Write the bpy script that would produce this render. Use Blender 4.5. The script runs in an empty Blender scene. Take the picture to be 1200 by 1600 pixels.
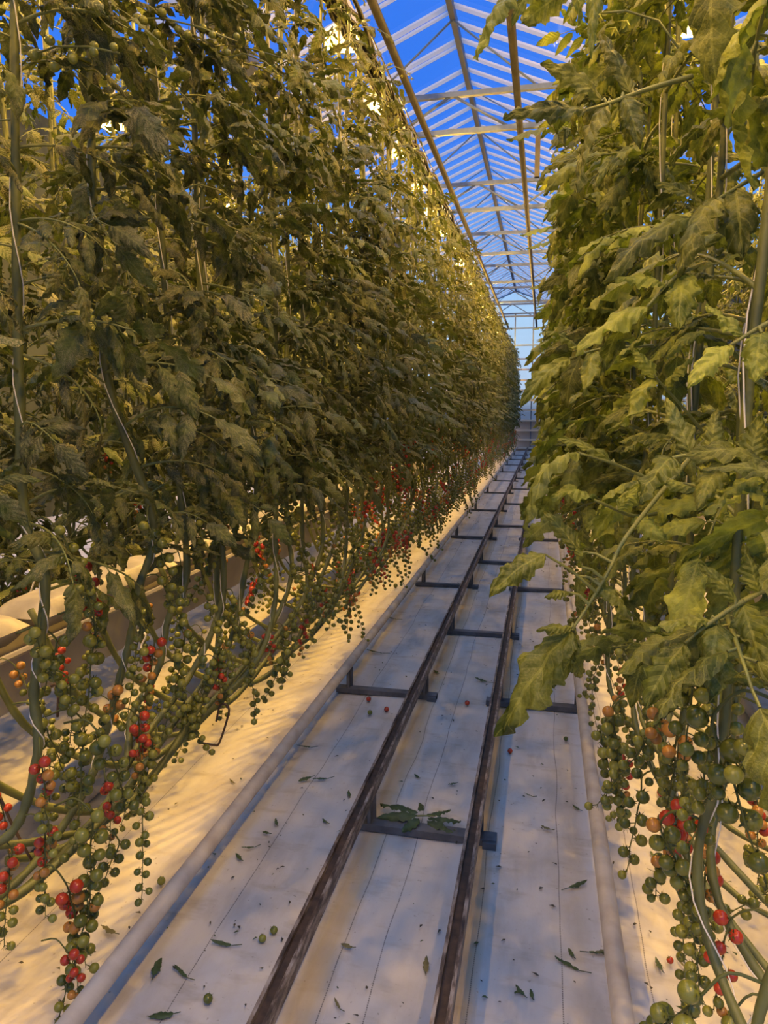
import bpy, math, random
from mathutils import Vector, Matrix, Euler, noise
R = math.radians
PI = math.pi
scn = bpy.context.scene
COL = scn.collection

# ------------------------------------------------------------------ camera
F, CX, CY = 1110.0, 600.0, 800.0
CAM = Vector((0.0, 0.0, 1.6))
PITCH, YAW = R(7.95), R(12.57)
fw = Vector((-math.sin(YAW) * math.cos(PITCH), math.cos(YAW) * math.cos(PITCH), -math.sin(PITCH)))
rt = Vector((math.cos(YAW), math.sin(YAW), 0.0))
up = rt.cross(fw)
cam_d = bpy.data.cameras.new('camera')
cam = bpy.data.objects.new('camera', cam_d)
COL.objects.link(cam)
cam.location = CAM
cam.rotation_euler = (PI / 2 - PITCH, 0, YAW)
cam_d.sensor_fit = 'VERTICAL'
cam_d.sensor_height = 36.0
cam_d.lens = 36.0 * F / 1600.0
cam_d.clip_start = 0.05
scn.camera = cam


def ray(px, py):
    return (rt * ((px - CX) / F) + up * ((CY - py) / F) + fw)


def at(px, py, Y):          # photo pixel + distance down the aisle -> point
    d = ray(px, py)
    return CAM + d * (Y / d.y)


def ground(px, py, z=0.0):   # photo pixel -> point on a level surface
    d = ray(px, py)
    return CAM + d * ((z - CAM.z) / d.z)


# ------------------------------------------------------------------ materials
def newmat(name):
    m = bpy.data.materials.new(name)
    m.use_nodes = True
    nt = m.node_tree
    nt.nodes.clear()
    out = nt.nodes.new('ShaderNodeOutputMaterial')
    return m, nt, out


def nd(nt, typ, **kw):
    n = nt.nodes.new(typ)
    for k, v in kw.items():
        if k in n.inputs.keys() if isinstance(k, str) else False:
            n.inputs[k].default_value = v
        else:
            setattr(n, k, v)
    return n


def ramp(nt, fac, stops):
    r = nt.nodes.new('ShaderNodeValToRGB')
    els = r.color_ramp.elements
    while len(els) < len(stops):
        els.new(0.5)
    for e, (p, c) in zip(els, stops):
        e.position = p
        e.color = (c[0], c[1], c[2], 1)
    nt.links.new(fac, r.inputs[0])
    return r.outputs[0]


def noise_tex(nt, scale, detail=4, vec=None, rough=0.5):
    t = nt.nodes.new('ShaderNodeTexNoise')
    t.inputs['Scale'].default_value = scale
    t.inputs['Detail'].default_value = detail
    t.inputs['Roughness'].default_value = rough
    if vec is not None:
        nt.links.new(vec, t.inputs['Vector'])
    return t.outputs['Fac']


def math_n(nt, op, a, b=None, clamp=False):
    m = nt.nodes.new('ShaderNodeMath')
    m.operation = op
    m.use_clamp = clamp
    for i, v in enumerate((a, b)):
        if v is None:
            continue
        if isinstance(v, (int, float)):
            m.inputs[i].default_value = v
        else:
            nt.links.new(v, m.inputs[i])
    return m.outputs[0]


def mix_c(nt, fac, a, b, mode='MIX'):
    m = nt.nodes.new('ShaderNodeMix')
    m.data_type = 'RGBA'
    m.blend_type = mode
    if isinstance(fac, (int, float)):
        m.inputs[0].default_value = fac
    else:
        nt.links.new(fac, m.inputs[0])
    for idx, v in ((6, a), (7, b)):
        if isinstance(v, tuple):
            m.inputs[idx].default_value = (v[0], v[1], v[2], 1)
        else:
            nt.links.new(v, m.inputs[idx])
    return m.outputs[2]


def simple(name, col, rough=0.5, metal=0.0, var=0.0, vscale=20, bump=0.0, bscale=60, col2=None, lo=.35, hi=.65):
    m, nt, out = newmat(name)
    p = nt.nodes.new('ShaderNodeBsdfPrincipled')
    p.inputs['Roughness'].default_value = rough
    p.inputs['Metallic'].default_value = metal
    tc = nt.nodes.new('ShaderNodeTexCoord')
    if col2 is None:
        col2 = tuple(c * (1 - var) for c in col)
    if var or col2 != col:
        f = noise_tex(nt, vscale, 5, tc.outputs['Object'])
        c = ramp(nt, f, [(lo, col), (hi, col2)])
        nt.links.new(c, p.inputs['Base Color'])
    else:
        p.inputs['Base Color'].default_value = (*col, 1)
    if bump:
        b = nt.nodes.new('ShaderNodeBump')
        b.inputs['Strength'].default_value = bump
        b.inputs['Distance'].default_value = 0.004
        nt.links.new(noise_tex(nt, bscale, 4, tc.outputs['Object']), b.inputs['Height'])
        nt.links.new(b.outputs[0], p.inputs['Normal'])
    nt.links.new(p.outputs[0], out.inputs[0])
    return m


def leaf_mat(name, dark, light, vein, dust_lit, dust_lit_col, transl, tcol):
    m, nt, out = newmat(name)
    uv = nt.nodes.new('ShaderNodeUVMap')
    sep = nt.nodes.new('ShaderNodeSeparateXYZ')
    nt.links.new(uv.outputs[0], sep.inputs[0])
    tc = nt.nodes.new('ShaderNodeTexCoord')
    oi = nt.nodes.new('ShaderNodeObjectInfo')
    across = math_n(nt, 'ABSOLUTE', math_n(nt, 'SUBTRACT', sep.outputs[0], 0.5))      # 0 midrib .. 0.5 edge
    mid = math_n(nt, 'LESS_THAN', across, 0.03)
    sv = math_n(nt, 'SUBTRACT', math_n(nt, 'MULTIPLY', sep.outputs[1], 7.0), math_n(nt, 'MULTIPLY', across, 3.2))
    fr = math_n(nt, 'ABSOLUTE', math_n(nt, 'SUBTRACT', math_n(nt, 'FRACT', sv), 0.5))
    side = math_n(nt, 'LESS_THAN', fr, 0.05)
    veins = math_n(nt, 'MAXIMUM', mid, math_n(nt, 'MULTIPLY', side, 0.7))
    base = ramp(nt, noise_tex(nt, 7, 5, tc.outputs['Object'], .6), [(.34, dark), (.66, light)])
    hsv = nt.nodes.new('ShaderNodeHueSaturation')
    nt.links.new(base, hsv.inputs['Color'])
    nt.links.new(math_n(nt, 'ADD', math_n(nt, 'MULTIPLY', oi.outputs['Random'], 0.9), 0.55), hsv.inputs['Value'])  # random leaf brightness widened to imitate contrast of lit and shaded leaves
    c = mix_c(nt, math_n(nt, 'MULTIPLY', veins, 0.3), hsv.outputs[0], vein)
    if dust_lit:  # dust specks, strengthened to imitate lamp light on leaf tops
        d = ramp(nt, noise_tex(nt, 260, 3, tc.outputs['Object'], .7), [(.46, (0, 0, 0)), (.62, (1, 1, 1))])
        d2 = ramp(nt, noise_tex(nt, 9, 2, tc.outputs['Object']), [(.35, (0, 0, 0)), (.6, (1, 1, 1))])
        dd = math_n(nt, 'MULTIPLY', math_n(nt, 'MULTIPLY', d, d2), dust_lit)
        c = mix_c(nt, dd, c, dust_lit_col)
    p = nt.nodes.new('ShaderNodeBsdfPrincipled')
    p.inputs['Roughness'].default_value = 0.55
    p.inputs['Specular IOR Level'].default_value = 0.35
    nt.links.new(c, p.inputs['Base Color'])
    bl = math_n(nt, 'ADD', math_n(nt, 'MULTIPLY', fr, 1.2), math_n(nt, 'MULTIPLY', noise_tex(nt, 70, 3, tc.outputs['Object']), 1.0))
    b = nt.nodes.new('ShaderNodeBump')
    b.inputs['Strength'].default_value = 0.55
    b.inputs['Distance'].default_value = 0.006
    nt.links.new(bl, b.inputs['Height'])
    nt.links.new(b.outputs[0], p.inputs['Normal'])
    t = nt.nodes.new('ShaderNodeBsdfTranslucent')
    nt.links.new(mix_c(nt, 1.0, c, tcol, 'MULTIPLY'), t.inputs['Color'])
    mx = nt.nodes.new('ShaderNodeMixShader')
    mx.inputs[0].default_value = transl
    nt.links.new(p.outputs[0], mx.inputs[1])
    nt.links.new(t.outputs[0], mx.inputs[2])
    nt.links.new(mx.outputs[0], out.inputs[0])
    return m


M = {}
M['leaf_left'] = leaf_mat('leaf_dusty_shaded', (.026, .040, .006), (.085, .112, .019), (.2, .22, .06), .75, (.34, .30, .16), .16, (1.5, 1.7, .8))  # dusty leaves, dark tones lowered to imitate shade in the left row
M['leaf_right'] = leaf_mat('leaf_green_lit', (.042, .068, .008), (.25, .28, .042), (.38, .40, .10), .25, (.40, .37, .16), .22, (1.6, 1.8, .7))  # base colour raised to stand in for lamp light on the right row
M['stem'] = simple('green_stem', (.13, .15, .045), .5, var=.45, vscale=9, bump=.3, bscale=90, col2=(.075, .09, .03))
M['petiole'] = simple('petiole_green', (.19, .215, .055), .5, var=.35, vscale=20)
M['twine'] = simple('white_twine', (.75, .73, .66), .7)
M['flower'] = simple('yellow_petal', (.85, .80, .08), .5)
M['calyx'] = simple('calyx_green', (.075, .095, .022), .6)


def fruit(name, a, b):
    return simple(name, a, .2, var=.1, vscale=30, col2=b)


FR = [fruit('fruit_green', (.13, .15, .020), (.19, .20, .035)), fruit('fruit_dark_green', (.085, .105, .018), (.11, .13, .022)),
      fruit('fruit_pale_green', (.24, .25, .045), (.18, .20, .035)), fruit('fruit_orange', (.45, .17, .03), (.30, .19, .04)),
      fruit('fruit_red', (.34, .028, .014), (.42, .06, .02))]
M['zinc'] = simple('dark_steel', (.06, .06, .065), .5, .2, var=.3, vscale=12, bump=.15)
M['pipe'] = simple('whitewashed_pipe', (.46, .43, .37), .65, .05, vscale=10, bump=.2, bscale=40, col2=(.33, .29, .24), lo=.42, hi=.72)
M['support'] = simple('grey_support_steel', (.14, .15, .17), .6, .3, var=.4, vscale=16)
M['roofsteel'] = simple('roof_steel', (.20, .26, .34), .5, .2, var=.15)
M['ridge'] = simple('ridge_steel', (.12, .14, .18), .5, .2)
M['tube'] = simple('brown_grey_tube', (.055, .052, .052), .6, .0, var=.4, vscale=8)
def bar_mat():
    m, nt, out = newmat('white_glazing_bar')
    d = nt.nodes.new('ShaderNodeBsdfDiffuse')
    d.inputs[0].default_value = (.93, .94, .96, 1)
    t = nt.nodes.new('ShaderNodeBsdfTranslucent')
    t.inputs[0].default_value = (.95, .96, .98, 1)
    mx = nt.nodes.new('ShaderNodeMixShader')
    mx.inputs[0].default_value = .5
    nt.links.new(d.outputs[0], mx.inputs[1])
    nt.links.new(t.outputs[0], mx.inputs[2])
    nt.links.new(mx.outputs[0], out.inputs[0])
    return m


M['bar'] = bar_mat()
M['cable'] = simple('black_cable', (.015, .014, .016), .6)
M['lampbody'] = simple('lamp_housing', (.55, .54, .52), .4, .2)
M['reflector'] = simple('lamp_reflector', (.88, .86, .82), .3, .3)
M['slab'] = simple('white_grow_bag', (.45, .42, .37), .45, var=.4, vscale=7, bump=.8, bscale=14)
M['gutter'] = simple('grow_gutter_white', (.45, .42, .38), .4, .1, var=.3, vscale=5)
M['black'] = simple('black_plastic', (.02, .02, .02), .5)
M['cream'] = simple('cream_panel', (.55, .52, .46), .6, var=.12, vscale=1.5)
M['creamrail'] = simple('cream_rail', (.80, .74, .60), .5)
M['sidewall'] = simple('dark_row_backdrop', (.05, .06, .035), .9, var=.5, vscale=3)  # dark tone stands in for foliage of rows beyond
M['crumb'] = simple('dead_crumb', (.05, .045, .03), .8)
M['fallen'] = simple('fallen_leaf_green', (.05, .085, .025), .6, var=.4, vscale=25, bump=.4)
M['fallen_dry'] = simple('fallen_leaf_dry', (.14, .13, .05), .7, var=.4, vscale=25, bump=.4)
M['hook'] = simple('brown_wire', (.09, .06, .04), .5, .5)


def rail_mat():
    m, nt, out = newmat('rusty_rail')
    p = nt.nodes.new('ShaderNodeBsdfPrincipled')
    tc = nt.nodes.new('ShaderNodeTexCoord')
    mp = nt.nodes.new('ShaderNodeMapping')
    mp.inputs['Scale'].default_value = (1, .25, 1)
    nt.links.new(tc.outputs['Object'], mp.inputs['Vector'])
    c = ramp(nt, noise_tex(nt, 45, 6, mp.outputs[0], .65), [(.34, (.030, .022, .018)), (.46, (.085, .062, .048)), (.54, (.22, .18, .15)), (.66, (.36, .33, .30))])
    nt.links.new(c, p.inputs['Base Color'])
    p.inputs['Roughness'].default_value = .5
    p.inputs['Metallic'].default_value = .25
    nt.links.new(p.outputs[0], out.inputs[0])
    return m


M['rail'] = rail_mat()
M['rail_dark'] = simple('rail_groove_rust', (.028, .020, .016), .7, .1, vscale=30, col2=(.07, .045, .032))


def glass_mat(name, k):
    m, nt, out = newmat(name)
    t = nt.nodes.new('ShaderNodeBsdfTransparent')
    t.inputs[0].default_value = (.96, .98, 1, 1)
    g = nt.nodes.new('ShaderNodeBsdfGlossy')
    g.inputs['Roughness'].default_value = .05
    mx = nt.nodes.new('ShaderNodeMixShader')
    mx.inputs[0].default_value = k
    nt.links.new(t.outputs[0], mx.inputs[1])
    nt.links.new(g.outputs[0], mx.inputs[2])
    nt.links.new(mx.outputs[0], out.inputs[0])
    return m


M['glass'] = glass_mat('roof_glass', .04)


def emit(name, col, s):
    m, nt, out = newmat(name)
    e = nt.nodes.new('ShaderNodeEmission')
    e.inputs[0].default_value = (*col, 1)
    e.inputs[1].default_value = s
    nt.links.new(e.outputs[0], out.inputs[0])
    return m


M['bulb'] = emit('sodium_bulb', (1, .66, .25), 40)


def floor_mat():
    m, nt, out = newmat('white_ground_fabric')
    p = nt.nodes.new('ShaderNodeBsdfPrincipled')
    p.inputs['Roughness'].default_value = .75
    p.inputs['Specular IOR Level'].default_value = .25
    tc = nt.nodes.new('ShaderNodeTexCoord')
    pos = tc.outputs['Object']
    sep = nt.nodes.new('ShaderNodeSeparateXYZ')
    nt.links.new(pos, sep.inputs[0])
    X, Y = sep.outputs[0], sep.outputs[1]
    st = nt.nodes.new('ShaderNodeMapping')
    st.inputs['Scale'].default_value = (1, .28, 1)
    nt.links.new(pos, st.inputs['Vector'])
    base = ramp(nt, noise_tex(nt, 7, 6, st.outputs[0], .6), [(.3, (.54, .54, .535)), (.52, (.50, .49, .48)), (.72, (.38, .36, .34))])
    # grime smears
    g = ramp(nt, noise_tex(nt, 3.2, 7, pos, .65), [(.50, (0, 0, 0)), (.72, (1, 1, 1))])
    base = mix_c(nt, math_n(nt, 'MULTIPLY', g, .6), base, (.38, .34, .28))
    st2 = nt.nodes.new('ShaderNodeMapping')
    st2.inputs['Scale'].default_value = (1.0, 2.6, 1)
    st2.inputs['Rotation'].default_value = (0, 0, .25)
    nt.links.new(pos, st2.inputs['Vector'])
    g2 = ramp(nt, noise_tex(nt, 4.5, 5, st2.outputs[0], .6), [(.55, (0, 0, 0)), (.74, (1, 1, 1))])
    base = mix_c(nt, math_n(nt, 'MULTIPLY', g2, .55), base, (.30, .25, .17))
    # dark specks
    sp = ramp(nt, noise_tex(nt, 70, 2, pos, .5), [(.70, (0, 0, 0)), (.76, (1, 1, 1))])
    base = mix_c(nt, math_n(nt, 'MULTIPLY', sp, .5), base, (.16, .13, .09))
    # fine weave
    w = nt.nodes.new('ShaderNodeTexWave')
    w.inputs['Scale'].default_value = 60
    w.bands_direction = 'X'
    nt.links.new(pos, w.inputs['Vector'])
    base = mix_c(nt, math_n(nt, 'MULTIPLY', w.outputs['Fac'], .06), base, (.45, .43, .4))
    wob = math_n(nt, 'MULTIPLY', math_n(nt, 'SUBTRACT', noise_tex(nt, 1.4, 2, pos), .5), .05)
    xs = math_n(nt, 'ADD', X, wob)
    # tan bands along the rails
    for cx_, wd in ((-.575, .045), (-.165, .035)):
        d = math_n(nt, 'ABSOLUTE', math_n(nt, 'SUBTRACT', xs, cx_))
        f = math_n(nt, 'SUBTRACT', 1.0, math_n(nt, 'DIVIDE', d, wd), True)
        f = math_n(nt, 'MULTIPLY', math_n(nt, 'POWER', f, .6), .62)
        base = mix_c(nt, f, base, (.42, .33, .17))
    # stitched seams (dashes)
    dash = math_n(nt, 'GREATER_THAN', math_n(nt, 'FRACT', math_n(nt, 'MULTIPLY', Y, 130)), .25)
    for sx in (-1.52, -.945, -.425, -.545, -.155, .10, .345):
        d = math_n(nt, 'ABSOLUTE', math_n(nt, 'SUBTRACT', xs, sx))
        f = math_n(nt, 'MULTIPLY', math_n(nt, 'LESS_THAN', d, .0017), dash)
        base = mix_c(nt, math_n(nt, 'MULTIPLY', f, .72), base, (.06, .05, .05))
    nt.links.new(base, p.inputs['Base Color'])
    b = nt.nodes.new('ShaderNodeBump')
    b.inputs['Strength'].default_value = .4
    b.inputs['Distance'].default_value = .01
    nt.links.new(noise_tex(nt, 16, 5, st.outputs[0]), b.inputs['Height'])
    nt.links.new(b.outputs[0], p.inputs['Normal'])
    nt.links.new(p.outputs[0], out.inputs[0])
    return m


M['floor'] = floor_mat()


# ------------------------------------------------------------------ mesh builder
class MB:
    def __init__(s):
        s.v, s.f, s.m, s.uv = [], [], [], []

    def face(s, idx, mat=0, uvs=None):
        s.f.append(tuple(idx))
        s.m.append(mat)
        s.uv.extend(uvs if uvs else [(0.5, 0.5)] * len(idx))

    def box(s, c, size, mat=0, mx=None):
        b = len(s.v)
        for dx in (-.5, .5):
            for dy in (-.5, .5):
                for dz in (-.5, .5):
                    q = Vector((dx * size[0], dy * size[1], dz * size[2]))
                    if mx is not None:
                        q = mx @ q
                    s.v.append(Vector(c) + q)
        for q in ((0, 1, 3, 2), (4, 6, 7, 5), (0, 4, 5, 1), (2, 3, 7, 6), (0, 2, 6, 4), (1, 5, 7, 3)):
            s.face([b + i for i in q], mat)

    def tube(s, pts, rad, n=8, mat=0, caps=True):
        pts = [Vector(p) for p in pts]
        if not isinstance(rad, (list, tuple)):
            rad = [rad] * len(pts)
        t0 = (pts[1] - pts[0]).normalized()
        ref = Vector((0, 0, 1)) if abs(t0.z) < .9 else Vector((1, 0, 0))
        nn = t0.cross(ref).normalized()
        b = len(s.v)
        for i, p in enumerate(pts):
            t = (pts[min(i + 1, len(pts) - 1)] - pts[max(i - 1, 0)])
            t = t.normalized() if t.length > 1e-9 else t0
            nn = (nn - t * nn.dot(t))
            nn = nn.normalized() if nn.length > 1e-6 else t.orthogonal().normalized()
            bb = t.cross(nn)
            for k in range(n):
                a = 2 * PI * k / n
                s.v.append(p + (nn * math.cos(a) + bb * math.sin(a)) * rad[i])
        for i in range(len(pts) - 1):
            for k in range(n):
                k2 = (k + 1) % n
                s.face((b + i * n + k, b + i * n + k2, b + (i + 1) * n + k2, b + (i + 1) * n + k), mat)
        if caps:
            s.face([b + k for k in range(n)][::-1], mat)
            e = b + (len(pts) - 1) * n
            s.face([e + k for k in range(n)], mat)

    def ball(s, c, r, nu=14, nv=9, mat=0, sq=(1, 1, 1), rot=None):
        b = len(s.v)
        c = Vector(c)
        for j in range(nv + 1):
            th = PI * j / nv
            for i in range(nu):
                a = 2 * PI * i / nu
                q = Vector((math.sin(th) * math.cos(a) * sq[0], math.sin(th) * math.sin(a) * sq[1], math.cos(th) * sq[2])) * r
                if rot is not None:
                    q = rot @ q
                s.v.append(c + q)
        for j in range(nv):
            for i in range(nu):
                i2 = (i + 1) % nu
                s.face((b + j * nu + i, b + (j + 1) * nu + i, b + (j + 1) * nu + i2, b + j * nu + i2), mat)

    def mesh(s, name, mats, smooth=True):
        me = bpy.data.meshes.new(name)
        me.from_pydata([tuple(p) for p in s.v], [], s.f)
        for m in mats:
            me.materials.append(m)
        me.polygons.foreach_set('material_index', s.m)
        ul = me.uv_layers.new(name='UVMap')
        flat = [c for uv in s.uv for c in uv]
        ul.data.foreach_set('uv', flat)
        me.polygons.foreach_set('use_smooth', [smooth] * len(s.f))
        me.update()
        return me


def link(name, me, parent=None, loc=(0, 0, 0), rot=None, scale=None):
    o = bpy.data.objects.new(name, me)
    COL.objects.link(o)
    o.location = loc
    if rot is not None:
        o.rotation_euler = rot
    if scale is not None:
        o.scale = (scale,) * 3 if isinstance(scale, (int, float)) else scale
    if parent is not None:
        o.parent = parent
    return o


def tag(o, label=None, cat=None, group=None, kind=None):
    if label:
        o['label'] = label
    if cat:
        o['category'] = cat
    if group:
        o['group'] = group
    if kind:
        o['kind'] = kind
    return o


def empty(name, loc=(0, 0, 0)):
    o = bpy.data.objects.new(name, None)
    COL.objects.link(o)
    o.location = loc
    o.empty_display_size = .1
    return o


def spline(pts, n=8):
    pts = [Vector(p) for p in pts]
    P = [pts[0] * 2 - pts[1]] + pts + [pts[-1] * 2 - pts[-2]]
    out = []
    for i in range(1, len(P) - 2):
        for k in range(n):
            t = k / n
            a, b, c, d = P[i - 1], P[i], P[i + 1], P[i + 2]
            out.append(.5 * ((2 * b) + (c - a) * t + (2 * a - 5 * b + 4 * c - d) * t * t + (3 * b - a - 3 * c + d) * t ** 3))
    out.append(pts[-1])
    return out


# ------------------------------------------------------------------ leaves
def leaflet(mb, Mx, L, W, rng, n=14, m=2, droop=.8, fold=.25, curl=.5, teeth=4, mat=0, wav=.12):
    ph = rng.random() * 6.28
    asym = rng.uniform(-.12, .12)
    twist = rng.uniform(-.9, .9)
    seed = rng.random() * 100
    phs = (rng.random() * .35, rng.random() * .35)
    cu = max(.15, curl * 2.0)
    b = len(mb.v)
    p = Vector((0, 0, 0))
    for i in range(n + 1):
        t = i / n
        ang = -droop * (t ** 1.25)
        if i:
            p = p + Vector((0, math.cos(ang), math.sin(ang))) * (L / n)
        w0 = .5 * W * 1.9 * (t ** .6) * (1 - t) ** .85
        amp = min(1.0, t * 5) * min(1, (1 - t) * 4)
        nrm = Vector((0, -math.sin(ang), math.cos(ang)))
        ca, sa = math.cos(twist * t), math.sin(twist * t)
        ct = cu * (.55 + .7 * t)
        for j in range(-m, m + 1):
            u = j / m
            s_ = (t * teeth + phs[0 if j < 0 else 1]) % 1.0
            tooth = .66 + .36 * (math.sin(s_ / .7 * PI * .5) if s_ < .7 else 1 - (s_ - .7) / .3 * .95)
            tooth += .07 * math.sin(t * teeth * 17 + seed)
            edge = abs(u) ** 1.3
            w = w0 * ((1 - amp * edge) + amp * edge * tooth) * (1 + asym * (1 if u > 0 else -1))
            au = abs(u)
            lat = (1 if u > 0 else -1) * w * math.sin(ct * au) / ct
            hgt = -w * (1 - math.cos(ct * au)) / ct + fold * w * au * (1.2 - au)
            hgt += wav * w * math.sin(ph + t * 11 + u * 2.5) * au
            hgt += .20 * W * noise.noise(Vector((u * 2.2 + seed, t * L / max(W, 1e-4) * 4.2, seed))) * (.35 + .65 * au) * min(1, t * 4)
            hgt += .035 * W * math.sin((t * 7 - au * 1.5) * 2 * PI) * au * (1 - t)
            x = lat * ca - hgt * sa
            h = lat * sa + hgt * ca
            mb.v.append(Mx @ (p + Vector((x, 0, 0)) + nrm * h))
    k = 2 * m + 1
    for i in range(n):
        for j in range(2 * m):
            a = b + i * k + j
            u0, u1, v0, v1 = j / (2 * m), (j + 1) / (2 * m), i / n, (i + 1) / n
            mb.face((a, a + 1, a + k + 1, a + k), mat, [(u0, v0), (u1, v0), (u1, v1), (u0, v1)])


def frame(dirv, nrm, origin):
    y = dirv.normalized()
    z = (nrm - y * nrm.dot(y))
    z = z.normalized() if z.length > 1e-5 else y.orthogonal().normalized()
    x = y.cross(z)
    mx = Matrix((x, y, z)).transposed().to_4x4()
    mx.translation = origin
    return mx


def compound_leaf(mb, rng, L, n=14, m=2, tube_n=6, base=Matrix.Identity(4), droop=None):
    """a pinnate tomato leaf along +Y, upper side +Z"""
    droop = droop if droop is not None else rng.uniform(.6, 1.5)
    e0 = rng.uniform(.15, .5)
    side = rng.uniform(-.35, .35)
    N = 12
    pts, p = [Vector((0, 0, 0))], Vector((0, 0, 0))
    tang = []
    for i in range(N):
        t = i / N
        el = e0 - droop * t ** 1.2
        az = side * t
        d = Vector((math.sin(az) * math.cos(el), math.cos(az) * math.cos(el), math.sin(el)))
        tang.append(d)
        p = p + d * (L * .72 / N)
        pts.append(p)
    tang.append(tang[-1])
    mb.tube([base @ q for q in pts], [L * .012 * (1 - .65 * i / N) for i in range(N + 1)], tube_n, 1)

    def put(t, ang, ln, wd, dr):
        i = min(int(t * N), N - 1)
        f = t * N - i
        o = pts[i].lerp(pts[i + 1], f)
        T = tang[i]
        S = T.cross(Vector((0, 0, 1))).normalized()
        Nn = S.cross(T)
        d = T * math.cos(ang) + S * math.sin(ang)
        d = d + Nn * rng.uniform(-.35, .15)
        nr = Nn + S * rng.uniform(-.45, .45) + T * rng.uniform(-.3, .3)
        # little stalk
        st = ln * .12
        e = o + d.normalized() * st
        mb.tube([base @ o, base @ e], L * .005, 4, 1, False)
        leaflet(mb, base @ frame(d, nr, e), ln, wd, rng, n, m, dr, rng.uniform(.1, .5), rng.uniform(.15, .8), rng.choice((3, 4, 5)))
    put(1.0, rng.uniform(-.2, .2), L * rng.uniform(.36, .44), L * rng.uniform(.24, .3), rng.uniform(.3, 1.2))
    for k, (t, s) in enumerate(((.78, .36), (.55, .36), (.34, .28))):
        for sg in (-1, 1):
            put(t + rng.uniform(-.05, .05), sg * rng.uniform(.75, 1.25), L * s * rng.uniform(.85, 1.15), L * s * rng.uniform(.46, .64), rng.uniform(.2, 1.5))
    for t in (.67, .45):
        for sg in (-1, 1):
            if rng.random() < .75:
                put(t, sg * rng.uniform(1.0, 1.5), L * rng.uniform(.07, .13), L * rng.uniform(.06, .10), .6)


def leaf_set(side, count, n, m):
    out = []
    for i in range(count):
        rng = random.Random(1000 + i + (500 if side == 'right' else 0))
        mb = MB()
        compound_leaf(mb, rng, 1.0, n, m)
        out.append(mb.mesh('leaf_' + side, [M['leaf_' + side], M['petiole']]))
    return out


LEAF = {'left': leaf_set('left', 9, 18, 2), 'right': leaf_set('right', 9, 22, 3)}


# ------------------------------------------------------------------ fruit trusses
def tomato_mesh(mat):
    mb = MB()
    mb.ball((0, 0, 0), 1.0, 18, 12, 0, (1, 1, .96))
    return mb.mesh('tomato', [mat])


TOM = [tomato_mesh(m) for m in FR]


def truss_plan(rng, n, ripe):
    L = .0125 * n + .05
    pts = [Vector((0, 0, 0)), Vector((.045, 0, .012)), Vector((.075, rng.uniform(-.01, .01), -.02))]
    x, y, z = .08, 0, -.03
    k = 0
    bx, by = rng.uniform(-.09, .09), rng.uniform(-.09, .09)
    while z > -L - .03:
        z -= .02
        x += bx * .1 + rng.uniform(-.003, .003)
        y += by * .1 + rng.uniform(-.003, .003)
        pts.append(Vector((x, y, z)))
    fr = []
    for i in range(n):
        t = i / max(1, n - 1)
        q = 2 + t * (len(pts) - 3)
        a = int(q)
        o = pts[a].lerp(pts[min(a + 1, len(pts) - 1)], q - a)
        ang = (i % 2) * PI + rng.uniform(-1.4, 1.4) + .5
        r = (.0148 - .0040 * t) * rng.uniform(.88, 1.1)
        d = Vector((math.cos(ang), math.sin(ang), -.45))
        c = o + d.normalized() * (r + rng.uniform(.002, .013))
        v = ripe - t * .9 + rng.uniform(-.15, .15)
        if v > .55:
            col = 4
        elif v > .38:
            col = 3
        else:
            col = rng.choice((0, 0, 1, 1, 2))
        fr.append((o, c, r, col))
    return pts, fr


def truss_rachis(mb, pts, fr, rng, mat=0, lo=False):
    sm = pts if lo else spline(pts, 3)
    mb.tube(sm, [.0023 - .0012 * i / len(sm) for i in range(len(sm))], 4 if lo else 6, mat)
    for o, c, r, col in fr:
        d = (c - o).normalized()
        top = c - d * r * .92
        mb.tube([o, top], .0012, 4, mat, False)
        if lo:
            continue
        q = d.to_track_quat('Z', 'Y').to_matrix()
        for k in range(5):
            a = k * 2 * PI / 5 + rng.random()
            e = q @ Vector((math.cos(a), math.sin(a), .15)) * r * 1.15
            s = q @ Vector((-math.sin(a), math.cos(a), 0)) * r * .16
            b = len(mb.v)
            tip = top + e - d * r * rng.uniform(.1, .5)
            midp = top + e * .5 - d * r * .05
            mb.v += [top + s * .7, top - s * .7, midp - s, midp + s, tip]
            mb.face((b, b + 1, b + 2, b + 3), mat)
            mb.face((b + 3, b + 2, b + 4), mat)
    # bare spiky end
    e = pts[-1]
    for k in range(3):
        mb.tube([e, e + Vector((rng.uniform(-.012, .012), rng.uniform(-.012, .012), -.012))], [.001, .0003], 3, mat, False)


TRUSS, TRUSS_LO = [], []
for i, (n, ripe) in enumerate(((16, .1), (13, .2), (18, .35), (12, .05), (15, .75), (11, 1.1), (17, .5), (14, .1), (19, .85), (9, .15))):
    rng = random.Random(77 + i)
    pts, fr = truss_plan(rng, n, ripe)
    mb = MB()
    truss_rachis(mb, pts, fr, rng)
    TRUSS.append((mb.mesh('truss', [M['calyx']]), fr))
    mb = MB()
    truss_rachis(mb, pts, fr, rng, 0, True)
    for o, c, r, col in fr:
        mb.ball(c, r, 8, 6, 1 + col)
    TRUSS_LO.append(mb.mesh('fruit_truss', [M['calyx']] + FR))


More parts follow.
